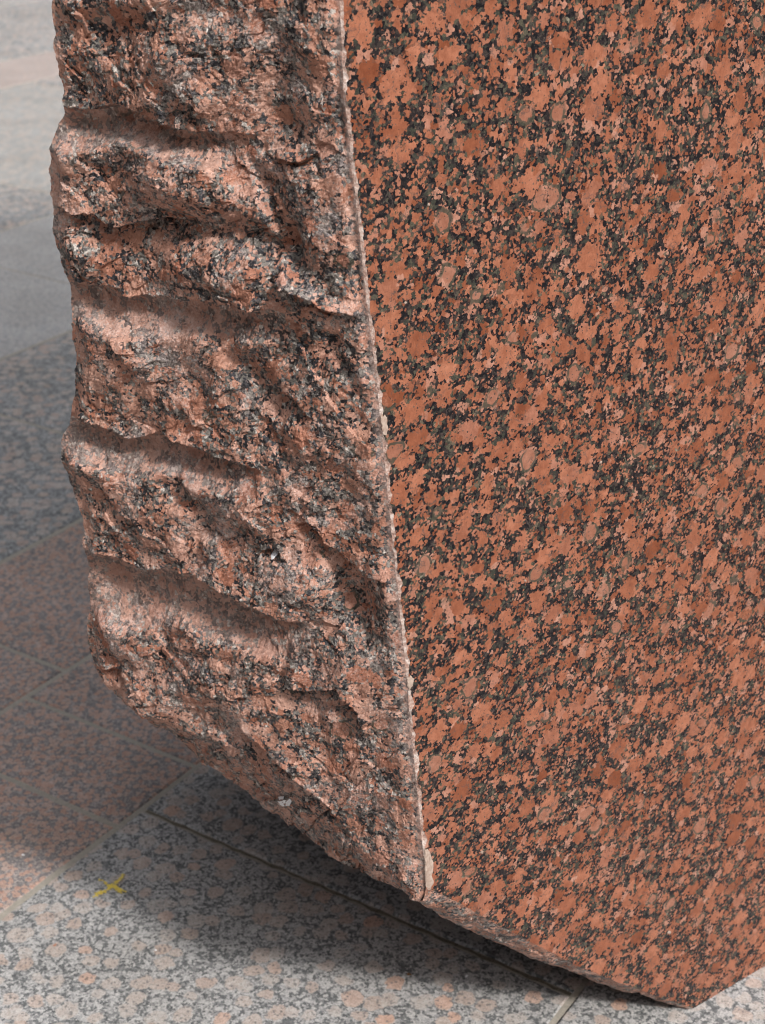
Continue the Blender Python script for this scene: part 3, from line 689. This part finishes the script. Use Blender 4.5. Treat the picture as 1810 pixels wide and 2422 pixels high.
def patch(name, pts, mat, label, sd):
    """paint spot and painted glint that follow the relief: small fan of points laid on the broken surface"""
    r_ = np.random.RandomState(sd); pts = np.array(pts, float); ring = resample(np.vstack([pts, pts[:1]]), 25)[:-1] + r_.uniform(-1.2, 1.2, (24, 2)); c = pts.mean(0)
    tv = (CAM - on_rough(c)[0]); tv /= np.linalg.norm(tv)
    VV = [on_rough(p)[0] + tv * 0.0006 for p in ring] + [on_rough(p * 0.5 + c * 0.5)[0] + tv * 0.0011 for p in ring] + [on_rough(c)[0] + tv * 0.0011]
    fs = []
    for k_ in range(24):
        k2 = (k_ + 1) % 24; fs += [(k_, k2, 24 + k2, 24 + k_), (24 + k_, 24 + k2, 48)]
    o = link(name, poly_mesh(name, L(np.array(VV)), fs), mat, root); o['label'] = label
patch('paint_spot', [(608, 1714), (618, 1713), (630, 1718), (636, 1726), (633, 1733), (622, 1729), (614, 1722)], M_white, 'white paint spot low on the broken face', 5)
patch('feldspar_flake_glint', [(590, 1190), (599, 1183), (604, 1194), (596, 1200)], M_white, 'flake on the broken face, its glint painted white', 6)  # the flake's glint is put in as matte white colour

# ------------------------------------------------------------------ yellow cross sprayed on the paving
def blot_line(pts, wpx, sd, z=0.0035):
    r_ = np.random.RandomState(sd); q = resample(pts, 60); VV = []
    for k_ in range(60):
        t_ = q[min(k_ + 1, 59)] - q[max(k_ - 1, 0)]; t_ /= np.linalg.norm(t_) + 1e-9; n_ = np.array([-t_[1], t_[0]])
        ww = wpx * (0.75 + 0.9 * perlin(np.array([k_ / 5.0]), np.array([sd * 1.3]), sd)[0]) * (0.55 + 0.45 * math.sin(math.pi * (k_ + 1.5) / 62))
        ww = max(ww, wpx * 0.25)
        sh = 2.2 * fbm(np.array([k_ / 7.0]), np.array([sd * 2.1]), 3, sd)[0]
        for s_ in (-1, 1):
            p_ = q[k_] + n_ * (s_ * ww * (0.7 + 0.5 * r_.rand()) + sh); gg = ground(p_); VV.append((gg[0], gg[1], z))
    return VV, [(2 * k_, 2 * k_ + 1, 2 * k_ + 3, 2 * k_ + 2) for k_ in range(59)]
YV = []; YF = []
for pts, wd, sd in [([(201, 1941), (213, 1934), (226, 1930), (236, 1922), (246, 1914)], 3.6, 1), ([(214, 1902), (226, 1908), (234, 1916), (247, 1920), (258, 1925), (262, 1934)], 4.6, 2),
                    ([(240, 1916), (252, 1908), (262, 1900), (268, 1892)], 4.4, 3), ([(252, 1922), (262, 1928), (274, 1931)], 2.6, 4), ([(205, 1935), (218, 1931), (230, 1928)], 2.4, 5)]:
    a_, b_ = blot_line(pts, wd * 1.15, sd, 0.0022 + sd * 0.0003); n_ = len(YV); YV += a_; YF += [tuple(x + n_ for x in f_) for f_ in b_]
tag(link('painted_cross', poly_mesh('painted_cross', YV, YF), M_yellow), 'small worn yellow painted cross on the pale slab left of the block', 'paint mark')

# ------------------------------------------------------------------ crumbs on the paving
def crumb(name, px, size, mat, sd, label, cat):
    r_ = random.Random(sd); c = ground(px); VV = []; fs = []
    rings = [(0.0, 1.0), (0.45, 0.85), (0.8, 0.45)]
    for z_, rr in rings:
        for k_ in range(7):
            an = k_ * 2 * math.pi / 7 + 0.3 * sd; q_ = size * rr * r_.uniform(0.7, 1.25)
            VV.append((math.cos(an) * q_ * 1.3, math.sin(an) * q_ * 0.8, z_ * size * 0.8))
    VV.append((0, 0, size * 0.75))
    for l_ in range(2):
        for k_ in range(7): fs.append((l_ * 7 + k_, l_ * 7 + (k_ + 1) % 7, (l_ + 1) * 7 + (k_ + 1) % 7, (l_ + 1) * 7 + k_))
    for k_ in range(7): fs.append((14 + k_, 14 + (k_ + 1) % 7, 21))
    o = link(name, poly_mesh(name, VV, fs), mat); o.location = (c[0], c[1], 0.0003); o.rotation_euler.z = sd
    tag(o, label, cat)
crumb('stone_crumb', (119, 2042), 0.0024, M_chip, 1, 'tiny reddish crumb on the pale slab below the yellow cross', 'stone crumb')
crumb('stone_crumb', (337, 2053), 0.0013, M_white, 2, 'tiny white crumb on the pale slab right of the yellow cross', 'stone crumb')
crumb('stone_crumb', (50, 1847), 0.0018, M_white, 3, 'tiny white crumb on the pink slab at left', 'stone crumb')
crumb('stone_crumb', (1008, 2310 * 0.913), 0.0020, M_white, 4, 'tiny white crumb at the edge of the shadow under the block', 'stone crumb')
crumb('dry_leaf_scrap', (884, 2306 * 0.913 + 0), 0.0026, M_leaf, 6, 'brown leaf scrap on the pale slab near the shadow edge', 'leaf scrap')
